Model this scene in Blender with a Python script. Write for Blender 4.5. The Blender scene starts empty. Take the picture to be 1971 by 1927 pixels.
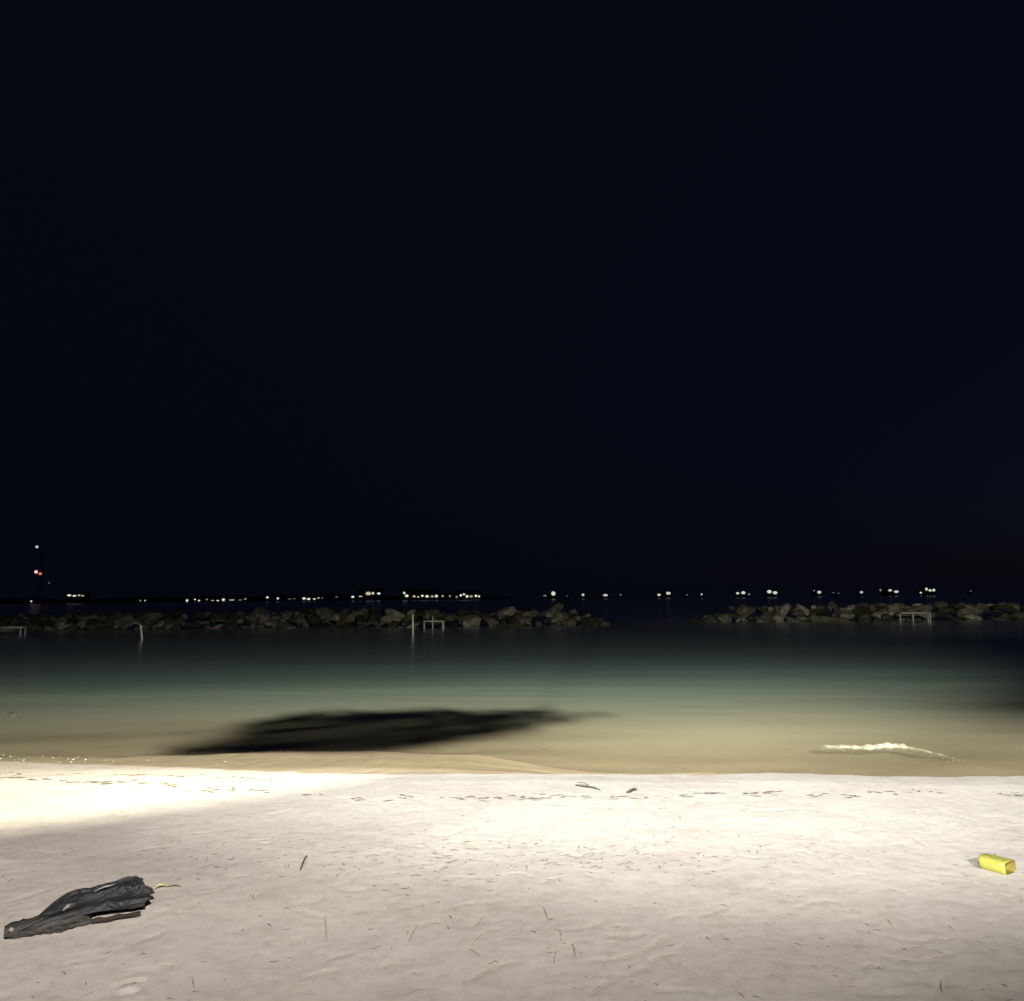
import bpy, bmesh, math, random
import numpy as np
from mathutils import Vector, Matrix

random.seed(7)
rng = np.random.default_rng(7)
scene = bpy.context.scene
C = scene.collection

# ------------------------------------------------------------------ camera
FPX, W0, H0 = 1500.0, 1971.0, 1927.0
EYE = Vector((0, 0, 1.6))
PITCH = math.atan((1150 - H0 / 2) / FPX)
ROLL = math.radians(0.51)
SEA = -0.75
fwd = Vector((0, math.cos(PITCH), math.sin(PITCH)))
r0 = Vector((1, 0, 0))
u0 = Vector((0, -math.sin(PITCH), math.cos(PITCH)))
right = math.cos(ROLL) * r0 - math.sin(ROLL) * u0
up = math.cos(ROLL) * u0 + math.sin(ROLL) * r0
cam_data = bpy.data.cameras.new('camera')
cam = bpy.data.objects.new('camera', cam_data)
C.objects.link(cam)
cam.matrix_world = Matrix(((right.x, up.x, -fwd.x, EYE.x), (right.y, up.y, -fwd.y, EYE.y),
                           (right.z, up.z, -fwd.z, EYE.z), (0, 0, 0, 1)))
cam_data.sensor_fit = 'HORIZONTAL'
cam_data.sensor_width = 36.0
cam_data.lens = 36.0 * FPX / W0
cam_data.clip_start = 0.05
cam_data.clip_end = 20000
scene.camera = cam


def ray(u, v):
    return (fwd + right * ((u - W0 / 2) / FPX) + up * (-(v - H0 / 2) / FPX))


def at(u, v, z):
    d = ray(u, v)
    return EYE + d * ((z - EYE.z) / d.z)


def at_y(u, v, y):
    d = ray(u, v)
    return EYE + d * ((y - EYE.y) / d.y)


# ------------------------------------------------------------------ night sky
world = bpy.data.worlds.new('World')
scene.world = world
world.use_nodes = True
wn, wl = world.node_tree.nodes, world.node_tree.links
sky = wn.new('ShaderNodeTexSky')
sky.sky_type = 'NISHITA'
sky.sun_disc = False
sky.sun_elevation = math.radians(-4.7)
sky.sun_rotation = math.radians(88)
sky.air_density = 1.0
sky.dust_density = 1.0
sky.ozone_density = 3.0
bg = wn['Background']
wl.new(sky.outputs[0], bg.inputs[0])
bg.inputs[1].default_value = 0.12
air = wn.new('ShaderNodeBackground')          # even night airglow
air.inputs[0].default_value = (0.28, 0.40, 0.88, 1)
air.inputs[1].default_value = 0.0054
both = wn.new('ShaderNodeAddShader')
wl.new(bg.outputs[0], both.inputs[0])
wl.new(air.outputs[0], both.inputs[1])
wl.new(both.outputs[0], wn['World Output'].inputs[0])

# ------------------------------------------------------------------ floodlights, with two added extra heads
LAMP_A = Vector((9.0, -4.0, 8.0))          # tall pole floodlight, right and behind the viewer


def spot(name, loc, target, watts, half_deg, blend, color, radius=0.05, scale=(1, 1, 1)):
    ld = bpy.data.lights.new(name, 'SPOT')
    ld.energy = watts
    ld.spot_size = math.radians(half_deg * 2)
    ld.spot_blend = blend
    ld.color = color
    ld.shadow_soft_size = radius
    o = bpy.data.objects.new(name, ld)
    C.objects.link(o)
    o.location = loc
    o.rotation_euler = (Vector(target) - Vector(loc)).to_track_quat('-Z', 'Y').to_euler()
    o.scale = scale
    return o


WARM = (1.0, 0.95, 0.78)
COOL = (0.97, 1.0, 0.97)
SOFT = (1.0, 0.94, 0.90)
spot('flood_beam', LAMP_A, (-7.2, 18.0, SEA), 86000, 15, 1.0, WARM, 0.042, (5.5, 1, 1))
spot('flood_beam', LAMP_A + Vector((0.35, 0.05, -0.2)), (6.2, 11.6, SEA), 42000, 7.0, 1.0, WARM, 0.055, (3.4, 1, 1))  # extra head added to brighten the right shallows
spot('flood_beam', LAMP_A + Vector((0.35, 0.05, 0.1)), (30, 70, 0.3), 60000, 5.5, 1.0, WARM, 0.075, (3.8, 1, 1))  # extra head added to brighten the right breakwater
spot('flood_beam', (-2.6, -5.0, 5.0), (2.1, 11.5, 0), 30500, 12.0, 1.0, COOL, 0.03, (3.1, 1, 1))
spot('flood_beam', (2.2, -5.0, 5.0), (-1.2, 8.7, 0), 12300, 15.0, 1.0, SOFT, 0.04, (4.4, 1, 1))

scene.view_settings.view_transform = 'Standard'
scene.view_settings.look = 'None'
scene.view_settings.exposure = 0.0
scene.view_settings.gamma = 1.0
scene.render.engine = 'CYCLES'
scene.cycles.use_denoising = True
scene.cycles.max_bounces = 6
scene.cycles.transparent_max_bounces = 8

# ------------------------------------------------------------------ helpers


def mat(name, rough=0.8):
    m = bpy.data.materials.new(name)
    m.use_nodes = True
    b = m.node_tree.nodes['Principled BSDF']
    b.inputs['Roughness'].default_value = rough
    return m, m.node_tree.nodes, m.node_tree.links, b


def ramp(nodes, stops):
    r = nodes.new('ShaderNodeValToRGB')
    e = r.color_ramp.elements
    while len(e) < len(stops):
        e.new(0.5)
    for el, (p, c) in zip(e, stops):
        el.position = p
        el.color = (*c, 1)
    return r


def simple_mat(name, c1, c2, scale=8.0, rough=0.8, bump=0.3, stretch=(1, 1, 1), spec=0.3, rot=0.0):
    m, n, l, b = mat(name, rough)
    tc = n.new('ShaderNodeTexCoord')
    mp = n.new('ShaderNodeMapping')
    mp.inputs['Scale'].default_value = stretch
    mp.vector_type = 'TEXTURE' if rot else 'POINT'
    mp.inputs['Rotation'].default_value = (0, 0, rot)
    l.new(tc.outputs['Object'], mp.inputs[0])
    no = n.new('ShaderNodeTexNoise')
    no.inputs['Scale'].default_value = scale
    no.inputs['Detail'].default_value = 6
    l.new(mp.outputs[0], no.inputs['Vector'])
    r = ramp(n, [(0.3, c1), (0.7, c2)])
    l.new(no.outputs['Fac'], r.inputs[0])
    l.new(r.outputs[0], b.inputs['Base Color'])
    b.inputs['Specular IOR Level'].default_value = spec
    bp = n.new('ShaderNodeBump')
    bp.inputs['Strength'].default_value = bump
    bp.inputs['Distance'].default_value = 0.02
    l.new(no.outputs['Fac'], bp.inputs['Height'])
    l.new(bp.outputs[0], b.inputs['Normal'])
    return m


def glow_mat(name, color, strength):
    m, n, l, b = mat(name)
    b.inputs['Base Color'].default_value = (0.8, 0.8, 0.8, 1)
    b.inputs['Emission Color'].default_value = (*color, 1)
    b.inputs['Emission Strength'].default_value = strength
    return m


def link_mesh(name, me, material, parent=None):
    o = bpy.data.objects.new(name, me)
    C.objects.link(o)
    if material is not None and len(me.materials) == 0:
        me.materials.append(material)
    if parent is not None:
        o.parent = parent
        o.matrix_parent_inverse = Matrix.Identity(4)
        o.location = -Vector(parent.location) if parent.get('_world_children') else (0, 0, 0)
    return o


def mesh(name, verts, faces, smooth=False):
    me = bpy.data.meshes.new(name)
    me.from_pydata([tuple(v) for v in verts], [], faces)
    me.update()
    if smooth:
        me.polygons.foreach_set('use_smooth', [True] * len(me.polygons))
    return me


def from_bm(name, bm, smooth=False):
    me = bpy.data.meshes.new(name)
    bmesh.ops.recalc_face_normals(bm, faces=bm.faces)
    bm.to_mesh(me)
    bm.free()
    if smooth:
        me.polygons.foreach_set('use_smooth', [True] * len(me.polygons))
    return me


def tag(o, label=None, cat=None, group=None, kind=None):
    if label:
        o['label'] = label
    if cat:
        o['category'] = cat
    if group:
        o['group'] = group
    if kind:
        o['kind'] = kind
    return o


def thing(name, loc, label, cat, group=None):
    o = bpy.data.objects.new(name, None)
    o.empty_display_size = 0.2
    C.objects.link(o)
    o.location = loc
    return tag(o, label, cat, group)


def bm_box(bm, cx, cy, cz, sx, sy, sz, bevel=0.0):
    r = bmesh.ops.create_cube(bm, size=1.0)
    for v in r['verts']:
        v.co = Vector((v.co.x * sx + cx, v.co.y * sy + cy, v.co.z * sz + cz))
    if bevel:
        es = list({e for v in r['verts'] for e in v.link_edges})
        bmesh.ops.bevel(bm, geom=es, offset=bevel, segments=2, affect='EDGES')


def tube(path, radii, sides=8, cap=True):
    """verts, faces of a tube along a path of Vectors"""
    verts, faces = [], []
    n = len(path)
    for i, p in enumerate(path):
        a = path[max(0, i - 1)]
        b = path[min(n - 1, i + 1)]
        d = (b - a).normalized()
        ref = Vector((0, 0, 1)) if abs(d.z) < 0.9 else Vector((1, 0, 0))
        s = d.cross(ref).normalized()
        t = s.cross(d)
        for k in range(sides):
            an = 2 * math.pi * k / sides
            verts.append(p + (s * math.cos(an) + t * math.sin(an)) * radii[i])
    for i in range(n - 1):
        for k in range(sides):
            k2 = (k + 1) % sides
            faces.append((i * sides + k, i * sides + k2, (i + 1) * sides + k2, (i + 1) * sides + k))
    if cap:
        faces.append(tuple(range(sides))[::-1])
        faces.append(tuple((n - 1) * sides + k for k in range(sides)))
    return verts, faces


# smooth value noise on numpy arrays
class Noise:
    def __init__(self, seed, n=256):
        self.n = n
        self.g = np.random.default_rng(seed).random((n, n)) * 2 - 1

    def __call__(self, x, y):
        n = self.n
        xi, yi = np.floor(x).astype(int), np.floor(y).astype(int)
        fx, fy = x - xi, y - yi
        fx = fx * fx * fx * (fx * (fx * 6 - 15) + 10)
        fy = fy * fy * fy * (fy * (fy * 6 - 15) + 10)
        g = self.g
        a, b = g[xi % n, yi % n], g[(xi + 1) % n, yi % n]
        c, d = g[xi % n, (yi + 1) % n], g[(xi + 1) % n, (yi + 1) % n]
        return (a * (1 - fx) + b * fx) * (1 - fy) + (c * (1 - fx) + d * fx) * fy


N1, N2, N3, N4, N5 = [Noise(s) for s in (11, 12, 13, 14, 15)]

# ------------------------------------------------------------------ the beach and sea floor
crest_px = [(-900, 1506), (0, 1500), (400, 1496), (620, 1491), (760, 1488), (1200, 1487), (1600, 1490), (1971, 1489), (2900, 1489)]
crest_xy = np.array([[*at(u, v, -0.03)[:2]] for u, v in crest_px])
wet_px = [(-900, 1450), (0, 1466), (150, 1470), (300, 1475), (500, 1484), (620, 1489), (720, 1490), (2900, 1492)]


def crest_y(x):
    return np.interp(x, crest_xy[:, 0], crest_xy[:, 1])


PROF_D = np.array([-40, -8, -4, -1.2, -0.4, 0.0, 0.35, 2.8, 4.9, 8.0, 15, 30, 60, 100, 9000])
PROF_L = np.array([0.5, 0.03, 0.0, 0.0, -0.005, -0.03, -0.08, -0.44, -0.75, -1.0, -1.7, -2.6, -3.5, -4.0, -6.0])
PROF_R = np.array([0.5, 0.03, 0.0, 0.0, -0.005, -0.03, -0.125, -0.74, -0.86, -1.04, -1.7, -2.6, -3.5, -4.0, -6.0])

# shallow drag marks and dents pressed into the sand: (u, v, length px, angle deg) as they lie in the photograph
MARKS = [
    (112, 1632, 110, 5), (281, 1631, 40, 10), (183, 1643, 40, 3), (315, 1617, 45, 8), (425, 1615, 12, 10), (509, 1621, 50, 4),
    (395, 1656, 22, 70), (461, 1692, 25, 15), (424, 1712, 45, 20), (515, 1695, 20, 35), (383, 1738, 8, 0), (466, 1784, 9, 40),
    (488, 1726, 10, 80), (627, 1780, 45, 95), (373, 1885, 30, 100), (98, 1885, 16, 30), (617, 1870, 60, 12), (576, 1894, 40, 10),
    (315, 1851, 15, 5), (200, 1841, 25, 8), (136, 1851, 18, 15), (515, 1804, 7, 0), (20, 1692, 14, 40), (17, 1763, 20, 40), (34, 1646, 8, 10),
    (867, 1599, 75, 12), (860, 1624, 40, 12), (953, 1627, 15, 0), (1014, 1627, 18, 2), (1094, 1644, 35, -10), (1162, 1638, 22, 15),
    (1223, 1632, 22, 15), (1250, 1650, 12, -20), (748, 1641, 12, -10), (714, 1648, 12, 5), (765, 1682, 12, 0), (703, 1681, 14, 20),
    (850, 1668, 16, 50), (938, 1650, 20, 5), (1013, 1665, 12, 90), (999, 1682, 55, -5), (1060, 1690, 40, 15), (1050, 1755, 28, -70),
    (1214, 1739, 12, 0), (884, 1741, 50, 15), (921, 1770, 30, 50), (735, 1750, 70, 35), (796, 1790, 40, 60), (830, 1775, 40, 10),
    (931, 1800, 60, 35), (914, 1829, 25, -35), (1077, 1797, 22, -80), (1104, 1824, 24, -80), (1070, 1838, 30, 80), (948, 1865, 95, 20),
    (1209, 1824, 150, 15), (1277, 1841, 50, 15), (755, 1856, 40, 12), (796, 1869, 12, 0), (809, 1902, 20, 10), (1155, 1897, 40, 35),
    (1106, 1897, 12, -20), (1297, 1875, 8, 0), (1301, 1765, 20, 12), (1192, 1782, 14, -15),
    (1530, 1624, 22, 5), (1512, 1614, 8, 0), (1544, 1643, 30, -10), (1581, 1649, 30, -8), (1422, 1650, 20, 0), (1463, 1652, 45, 0),
    (1354, 1648, 30, 5), (1639, 1651, 18, -30), (1669, 1660, 20, -15), (1730, 1627, 25, -5), (1774, 1621, 40, -25), (1720, 1714, 40, -10),
    (1785, 1691, 20, -8), (1856, 1682, 16, -35), (1927, 1702, 10, 0), (1574, 1743, 70, 10), (1642, 1755, 20, -10), (1500, 1763, 18, 25),
    (1473, 1777, 10, -20), (1374, 1756, 40, 20), (1391, 1761, 30, 3), (1364, 1807, 14, -45), (1714, 1775, 16, -50), (1832, 1783, 18, -40),
    (1829, 1807, 60, 10), (1761, 1824, 55, 3), (1785, 1841, 80, 8), (1717, 1841, 40, -5), (1741, 1851, 30, 3), (1812, 1831, 40, -15),
    (1676, 1860, 20, 5), (1692, 1863, 8, -30), (1568, 1861, 15, -5), (1812, 1895, 26, -80), (1561, 1914, 35, 0), (1510, 1890, 12, 0),
    (1636, 1899, 40, 3), (1880, 1810, 30, -5), (1955, 1824, 20, -15), (1920, 1726, 40, -5), (1948, 1636, 30, -10),
]


def mark_path(u, v, ln, ang, n=7, bend=0.12, r=random):
    a = math.radians(ang)
    pts = []
    k = r.uniform(-1, 1) * bend * ln
    for i in range(n):
        t = i / (n - 1) - 0.5
        du = math.cos(a) * ln * t - math.sin(a) * k * (1 - 4 * t * t)
        dv = -math.sin(a) * ln * t - math.cos(a) * k * (1 - 4 * t * t)
        p = at(u + du, v + dv, 0.0)
        pts.append((p.x, p.y))
    return pts


rm = random.Random(3)
paths = [mark_path(*m, r=rm) for m in MARKS]
dents = []
for p in paths:
    dents.append((np.array(p), rm.uniform(0.010, 0.02), rm.uniform(0.003, 0.008), rm.uniform(0.3, 1.0)))
for i in range(170):     # further faint scuffs all over the flat sand
    x, y = rm.uniform(-4.4, 4.4), rm.uniform(2.2, 6.6)
    a = rm.gauss(0.25, 0.6)
    ln = rm.uniform(0.04, 0.28)
    k = rm.uniform(-0.3, 0.3) * ln
    pts = [(x + math.cos(a) * ln * t - math.sin(a) * k * (1 - 4 * t * t), y + math.sin(a) * ln * t + math.cos(a) * k * (1 - 4 * t * t))
           for t in np.linspace(-0.5, 0.5, 6)]
    dents.append((np.array(pts), rm.uniform(0.012, 0.03), rm.uniform(0.002, 0.006), rm.uniform(0.2, 1.2)))
ring_c = at(248, 1895, 0.0)


def base_h(x, y):
    d = y - crest_y(x)
    wr = np.clip((x + 2.0) / 4.0, 0, 1)
    wr = wr * wr * (3 - 2 * wr)
    d = d + 0.10 * N1(x * 0.5 + 9, y * 0.2) + 0.05 * N2(x * 1.7, y * 0.6) + 0.03 * N3(x * 6.3, y * 2)
    z = np.interp(d, PROF_D, PROF_L) * (1 - wr) + np.interp(d, PROF_D, PROF_R) * wr
    near = np.clip((9.5 - y) / 3.0, 0, 1)
    z = z + near * (0.016 * N3(x * 0.8, y * 0.8) + 0.004 * N4(x * 2.7 + 5, y * 2.7) + 0.0016 * N5(x * 8.0, y * 8.0)
                    + 0.0010 * N1(x * 21, y * 21) + 0.0010 * N2(x * 47, y * 47))
    under = np.clip((y - 9.0) / 3.0, 0, 1)
    z = z + under * (0.03 * N3(x * 0.35, y * 0.8 + 3) + 0.02 * N4(x * 0.8, y * 1.7))
    return z


def ground_h(x, y):
    """height at arrays of points, dents included"""
    x = np.atleast_1d(np.asarray(x, float))
    y = np.atleast_1d(np.asarray(y, float))
    z = base_h(x, y)
    for pts, w, dp, rim in dents:
        lo, hi = pts.min(0) - 4 * w, pts.max(0) + 4 * w
        m = (x > lo[0]) & (x < hi[0]) & (y > lo[1]) & (y < hi[1])
        if not m.any():
            continue
        px, py = x[m], y[m]
        best = np.full(px.shape, 1e9)
        for a, b in zip(pts[:-1], pts[1:]):
            ab = b - a
            L = max(ab @ ab, 1e-9)
            t = np.clip(((px - a[0]) * ab[0] + (py - a[1]) * ab[1]) / L, 0, 1)
            best = np.minimum(best, (px - a[0] - t * ab[0]) ** 2 + (py - a[1] - t * ab[1]) ** 2)
        q = np.sqrt(best) / w
        z[m] += 0.6 * dp * (-np.exp(-q * q) + rim * 0.3 * np.exp(-((q - 1.7) / 0.6) ** 2))
    q = np.sqrt((x - ring_c.x) ** 2 + ((y - ring_c.y)) ** 2)
    z += -0.008 * np.exp(-((q - 0.055) / 0.012) ** 2) + 0.009 * np.exp(-(q / 0.035) ** 2)
    return z


def gh(x, y):
    return float(ground_h([x], [y])[0])


def graded(core_a, core_b, step, lo, hi, g=1.12):
    core = list(np.arange(core_a, core_b + 1e-6, step))
    a, s = [], step
    p = core_a
    while p > lo:
        s *= g
        p -= s
        a.append(p)
    b, s = [], step
    p = core[-1]
    while p < hi:
        s *= g
        p += s
        b.append(p)
    return np.array(a[::-1] + core + b)


def grid_mesh(name, xs, ys, zfun, smooth=True):
    X, Y = np.meshgrid(xs, ys)
    Z = zfun(X.ravel(), Y.ravel())
    co = np.stack([X.ravel(), Y.ravel(), Z], 1).astype(np.float32)
    nx, ny = len(xs), len(ys)
    idx = np.arange(nx * ny).reshape(ny, nx)
    q = np.stack([idx[:-1, :-1], idx[:-1, 1:], idx[1:, 1:], idx[1:, :-1]], -1).reshape(-1, 4)
    me = bpy.data.meshes.new(name)
    me.vertices.add(len(co))
    me.vertices.foreach_set('co', co.ravel())
    me.loops.add(q.size)
    me.loops.foreach_set('vertex_index', q.ravel().astype(np.int32))
    me.polygons.add(len(q))
    me.polygons.foreach_set('loop_start', np.arange(0, q.size, 4, dtype=np.int32))
    me.polygons.foreach_set('use_smooth', np.ones(len(q), bool))
    me.update(calc_edges=True)
    me.validate()
    return me, co


def add_attr(me, name, vals):
    a = me.attributes.new(name, 'FLOAT', 'POINT')
    a.data.foreach_set('value', np.asarray(vals, np.float32))


xs = graded(-5.2, 5.2, 0.02, -400, 400, 1.10)
ys = np.concatenate([graded(2.4, 8.2, 0.02, -45, 8.3, 1.12)[:-1], np.arange(8.25, 12.5, 0.05), 12.5 * 1.03 ** np.arange(0, 90)])
ys = np.unique(np.round(ys, 4))
me, co = grid_mesh('beach_ground', xs, ys, ground_h)

# wet line: where the swash last reached
wet_xy = []
for u, v in wet_px:
    p = at(u, v, -0.1)
    for _ in range(12):
        p = at(u, v, float(base_h(np.array([p.x]), np.array([min(p.y, 14)]))[0]))
    wet_xy.append((p.x, p.y))
wet_xy = np.array(wet_xy)
wy = np.interp(co[:, 0], wet_xy[:, 0], wet_xy[:, 1]) + 0.10 * N2(co[:, 0] * 1.3, co[:, 0] * 0) + 0.05 * N3(co[:, 0] * 4, co[:, 1] * 2)
add_attr(me, 'wet', np.clip((co[:, 1] - wy) / 0.16 + 0.5, 0, 1))

m, n, l, b = mat('sand', 0.92)
b.inputs['Specular IOR Level'].default_value = 0.15
tc = n.new('ShaderNodeTexCoord')
nz = n.new('ShaderNodeTexNoise'); nz.inputs['Scale'].default_value = 1.3; nz.inputs['Detail'].default_value = 5
nf = n.new('ShaderNodeTexNoise'); nf.inputs['Scale'].default_value = 240; nf.inputs['Detail'].default_value = 3
nm = n.new('ShaderNodeTexNoise'); nm.inputs['Scale'].default_value = 17; nm.inputs['Detail'].default_value = 6; nm.inputs['Roughness'].default_value = 0.65
for t in (nz, nf, nm):
    l.new(tc.outputs['Object'], t.inputs['Vector'])
r1 = ramp(n, [(0.3, (0.505, 0.455, 0.41)), (0.7, (0.55, 0.515, 0.455))])
l.new(nz.outputs['Fac'], r1.inputs[0])
r2 = ramp(n, [(0.25, (0.72, 0.70, 0.67)), (0.42, (1, 1, 1)), (0.75, (1.06, 1.06, 1.06))])
l.new(nf.outputs['Fac'], r2.inputs[0])
r3 = ramp(n, [(0.28, (0.84, 0.83, 0.80)), (0.5, (1, 1, 1))])
l.new(nm.outputs['Fac'], r3.inputs[0])
x1 = n.new('ShaderNodeMix'); x1.data_type = 'RGBA'; x1.blend_type = 'MULTIPLY'; x1.inputs[0].default_value = 1
l.new(r1.outputs[0], x1.inputs[6]); l.new(r2.outputs[0], x1.inputs[7])
x2 = n.new('ShaderNodeMix'); x2.data_type = 'RGBA'; x2.blend_type = 'MULTIPLY'; x2.inputs[0].default_value = 1
l.new(x1.outputs[2], x2.inputs[6]); l.new(r3.outputs[0], x2.inputs[7])
wa = n.new('ShaderNodeAttribute'); wa.attribute_name = 'wet'
nq = n.new('ShaderNodeTexNoise'); nq.inputs['Scale'].default_value = 5.5; nq.inputs['Detail'].default_value = 7; nq.inputs['Roughness'].default_value = 0.7
l.new(tc.outputs['Object'], nq.inputs['Vector'])
rq = ramp(n, [(0.30, (0.86, 0.845, 0.82)), (0.48, (1, 1, 1)), (0.7, (1.03, 1.03, 1.03))])
l.new(nq.outputs['Fac'], rq.inputs[0])
xq = n.new('ShaderNodeMix'); xq.data_type = 'RGBA'; xq.blend_type = 'MULTIPLY'; xq.inputs[0].default_value = 1
l.new(x2.outputs[2], xq.inputs[6]); l.new(rq.outputs[0], xq.inputs[7])
x2 = xq
x3 = n.new('ShaderNodeMix'); x3.data_type = 'RGBA'; x3.blend_type = 'MULTIPLY'
l.new(wa.outputs['Fac'], x3.inputs[0])
l.new(x2.outputs[2], x3.inputs[6]); x3.inputs[7].default_value = (0.72, 0.66, 0.52, 1)
l.new(x3.outputs[2], b.inputs['Base Color'])
rr = n.new('ShaderNodeMapRange'); rr.inputs['To Min'].default_value = 0.92; rr.inputs['To Max'].default_value = 0.5
l.new(wa.outputs['Fac'], rr.inputs[0]); l.new(rr.outputs[0], b.inputs['Roughness'])
bp = n.new('ShaderNodeBump'); bp.inputs['Strength'].default_value = 0.35; bp.inputs['Distance'].default_value = 0.004
l.new(nf.outputs['Fac'], bp.inputs['Height'])
bp2 = n.new('ShaderNodeBump'); bp2.inputs['Strength'].default_value = 0.16; bp2.inputs['Distance'].default_value = 0.012
l.new(nm.outputs['Fac'], bp2.inputs['Height']); l.new(bp.outputs[0], bp2.inputs['Normal'])
l.new(bp2.outputs[0], b.inputs['Normal'])
SAND = m
tag(link_mesh('beach_sand', me, SAND), 'pale beach sand sloping into the sea', kind='structure')

# ------------------------------------------------------------------ the sea


def sea_h(x, y):
    a = np.clip(1 - (y - 10) / 70, 0.15, 1)
    return SEA + a * (0.008 * N1(x * 0.16, y * 0.7) + 0.003 * N2(x * 0.5 + 3, y * 1.9 + 0.3 * x))


xs = graded(-12, 12, 0.25, -6000, 6000, 1.12)
ys = np.concatenate([np.arange(9.0, 24, 0.08), 24 * 1.025 ** np.arange(0, 240)])
me, co = grid_mesh('sea_surface', xs, ys, sea_h)
add_attr(me, 'depth', np.clip(SEA - base_h(co[:, 0], co[:, 1]), 0, 6))
m, n, l, b = mat('sea_water')
n.remove(b)
out = n['Material Output']
dep = n.new('ShaderNodeAttribute'); dep.attribute_name = 'depth'


def math_node(op, a=None, bb=None):
    t = n.new('ShaderNodeMath'); t.operation = op
    if a is not None:
        (l.new(a, t.inputs[0]) if hasattr(a, 'is_linked') else setattr(t.inputs[0], 'default_value', a))
    if bb is not None:
        (l.new(bb, t.inputs[1]) if hasattr(bb, 'is_linked') else setattr(t.inputs[1], 'default_value', bb))
    return t.outputs[0]


comb = n.new('ShaderNodeCombineXYZ')
for i, k in enumerate((-0.9, -0.5, -0.75)):     # light swallowed per metre of water, red first
    l.new(math_node('EXPONENT', math_node('MULTIPLY', dep.outputs['Fac'], k)), comb.inputs[i])
tr = n.new('ShaderNodeBsdfTransparent'); l.new(comb.outputs[0], tr.inputs[0])
tc = n.new('ShaderNodeTexCoord')
mp = n.new('ShaderNodeMapping'); mp.inputs['Scale'].default_value = (0.10, 0.9, 1)
l.new(tc.outputs['Object'], mp.inputs[0])
ns = n.new('ShaderNodeTexNoise'); ns.inputs['Scale'].default_value = 0.8; ns.inputs['Detail'].default_value = 3
l.new(mp.outputs[0], ns.inputs['Vector'])
# stirred-up sand near the shore, clearer and greener water further out; long drifting bands
rn_ = n.new('ShaderNodeMapRange'); rn_.inputs['From Min'].default_value = 0.3; rn_.inputs['From Max'].default_value = 0.7
rn_.inputs['To Min'].default_value = 0.94; rn_.inputs['To Max'].default_value = 1.07
l.new(ns.outputs['Fac'], rn_.inputs[0])
dk = math_node('MULTIPLY', math_node('MULTIPLY', dep.outputs['Fac'], rn_.outputs[0]), 0.3333)
rc = ramp(n, [(0.0, (0.68, 0.61, 0.43)), (0.05, (0.60, 0.55, 0.39)), (0.11, (0.45, 0.47, 0.36)), (0.24, (0.29, 0.385, 0.325)),
              (0.37, (0.145, 0.23, 0.215)), (0.52, (0.075, 0.13, 0.13)), (0.75, (0.05, 0.085, 0.085)), (1.0, (0.03, 0.055, 0.06))])
l.new(dk, rc.inputs[0])
df = n.new('ShaderNodeBsdfDiffuse'); l.new(rc.outputs[0], df.inputs[0])
silt = math_node('SUBTRACT', 1.0, math_node('EXPONENT', math_node('MULTIPLY', dep.outputs['Fac'], -4.0)))
mx = n.new('ShaderNodeMixShader'); l.new(silt, mx.inputs[0]); l.new(tr.outputs[0], mx.inputs[1]); l.new(df.outputs[0], mx.inputs[2])
mp2 = n.new('ShaderNodeMapping'); mp2.inputs['Scale'].default_value = (0.5, 2.6, 1)
l.new(tc.outputs['Object'], mp2.inputs[0])
nb = n.new('ShaderNodeTexNoise'); nb.inputs['Scale'].default_value = 1.5; nb.inputs['Detail'].default_value = 4
l.new(mp2.outputs[0], nb.inputs['Vector'])
bw = n.new('ShaderNodeBump'); bw.inputs['Strength'].default_value = 0.25; bw.inputs['Distance'].default_value = 0.03
l.new(nb.outputs['Fac'], bw.inputs['Height'])
gl = n.new('ShaderNodeBsdfGlossy'); gl.inputs['Roughness'].default_value = 0.22; gl.inputs['Color'].default_value = (0.9, 0.95, 1, 1)
l.new(bw.outputs[0], gl.inputs['Normal'])
fr = n.new('ShaderNodeFresnel'); fr.inputs['IOR'].default_value = 1.33
geo = n.new('ShaderNodeNewGeometry')
fmix = n.new('ShaderNodeMix'); fmix.data_type = 'FLOAT'      # seen from below the surface lets the light through
l.new(geo.outputs['Backfacing'], fmix.inputs[0]); l.new(fr.outputs[0], fmix.inputs[2]); fmix.inputs[3].default_value = 0.10
m2 = n.new('ShaderNodeMixShader'); l.new(fmix.outputs[0], m2.inputs[0]); l.new(mx.outputs[0], m2.inputs[1]); l.new(gl.outputs[0], m2.inputs[2])
l.new(m2.outputs[0], out.inputs['Surface'])
tag(link_mesh('sea_water', me, m), 'calm dark sea lit green near the shore', kind='structure')

# ------------------------------------------------------------------ breakwaters of heaped boulders
ROCK = simple_mat('boulder_stone', (0.10, 0.097, 0.088), (0.36, 0.345, 0.315), 2.6, 0.9, 0.6)
rn, rlk = ROCK.node_tree.nodes, ROCK.node_tree.links
oi = rn.new('ShaderNodeObjectInfo')
tone = ramp(rn, [(0.0, (0.14, 0.15, 0.11)), (0.5, (0.42, 0.41, 0.36)), (0.8, (0.85, 0.82, 0.75)), (1.0, (1.5, 1.44, 1.3))])
rlk.new(oi.outputs['Random'], tone.inputs[0])
rx = rn.new('ShaderNodeMix'); rx.data_type = 'RGBA'; rx.blend_type = 'MULTIPLY'; rx.inputs[0].default_value = 1
pb_ = rn['Principled BSDF']
rlk.new(pb_.inputs['Base Color'].links[0].from_socket, rx.inputs[6])
rlk.new(tone.outputs[0], rx.inputs[7])
rlk.new(rx.outputs[2], pb_.inputs['Base Color'])


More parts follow.
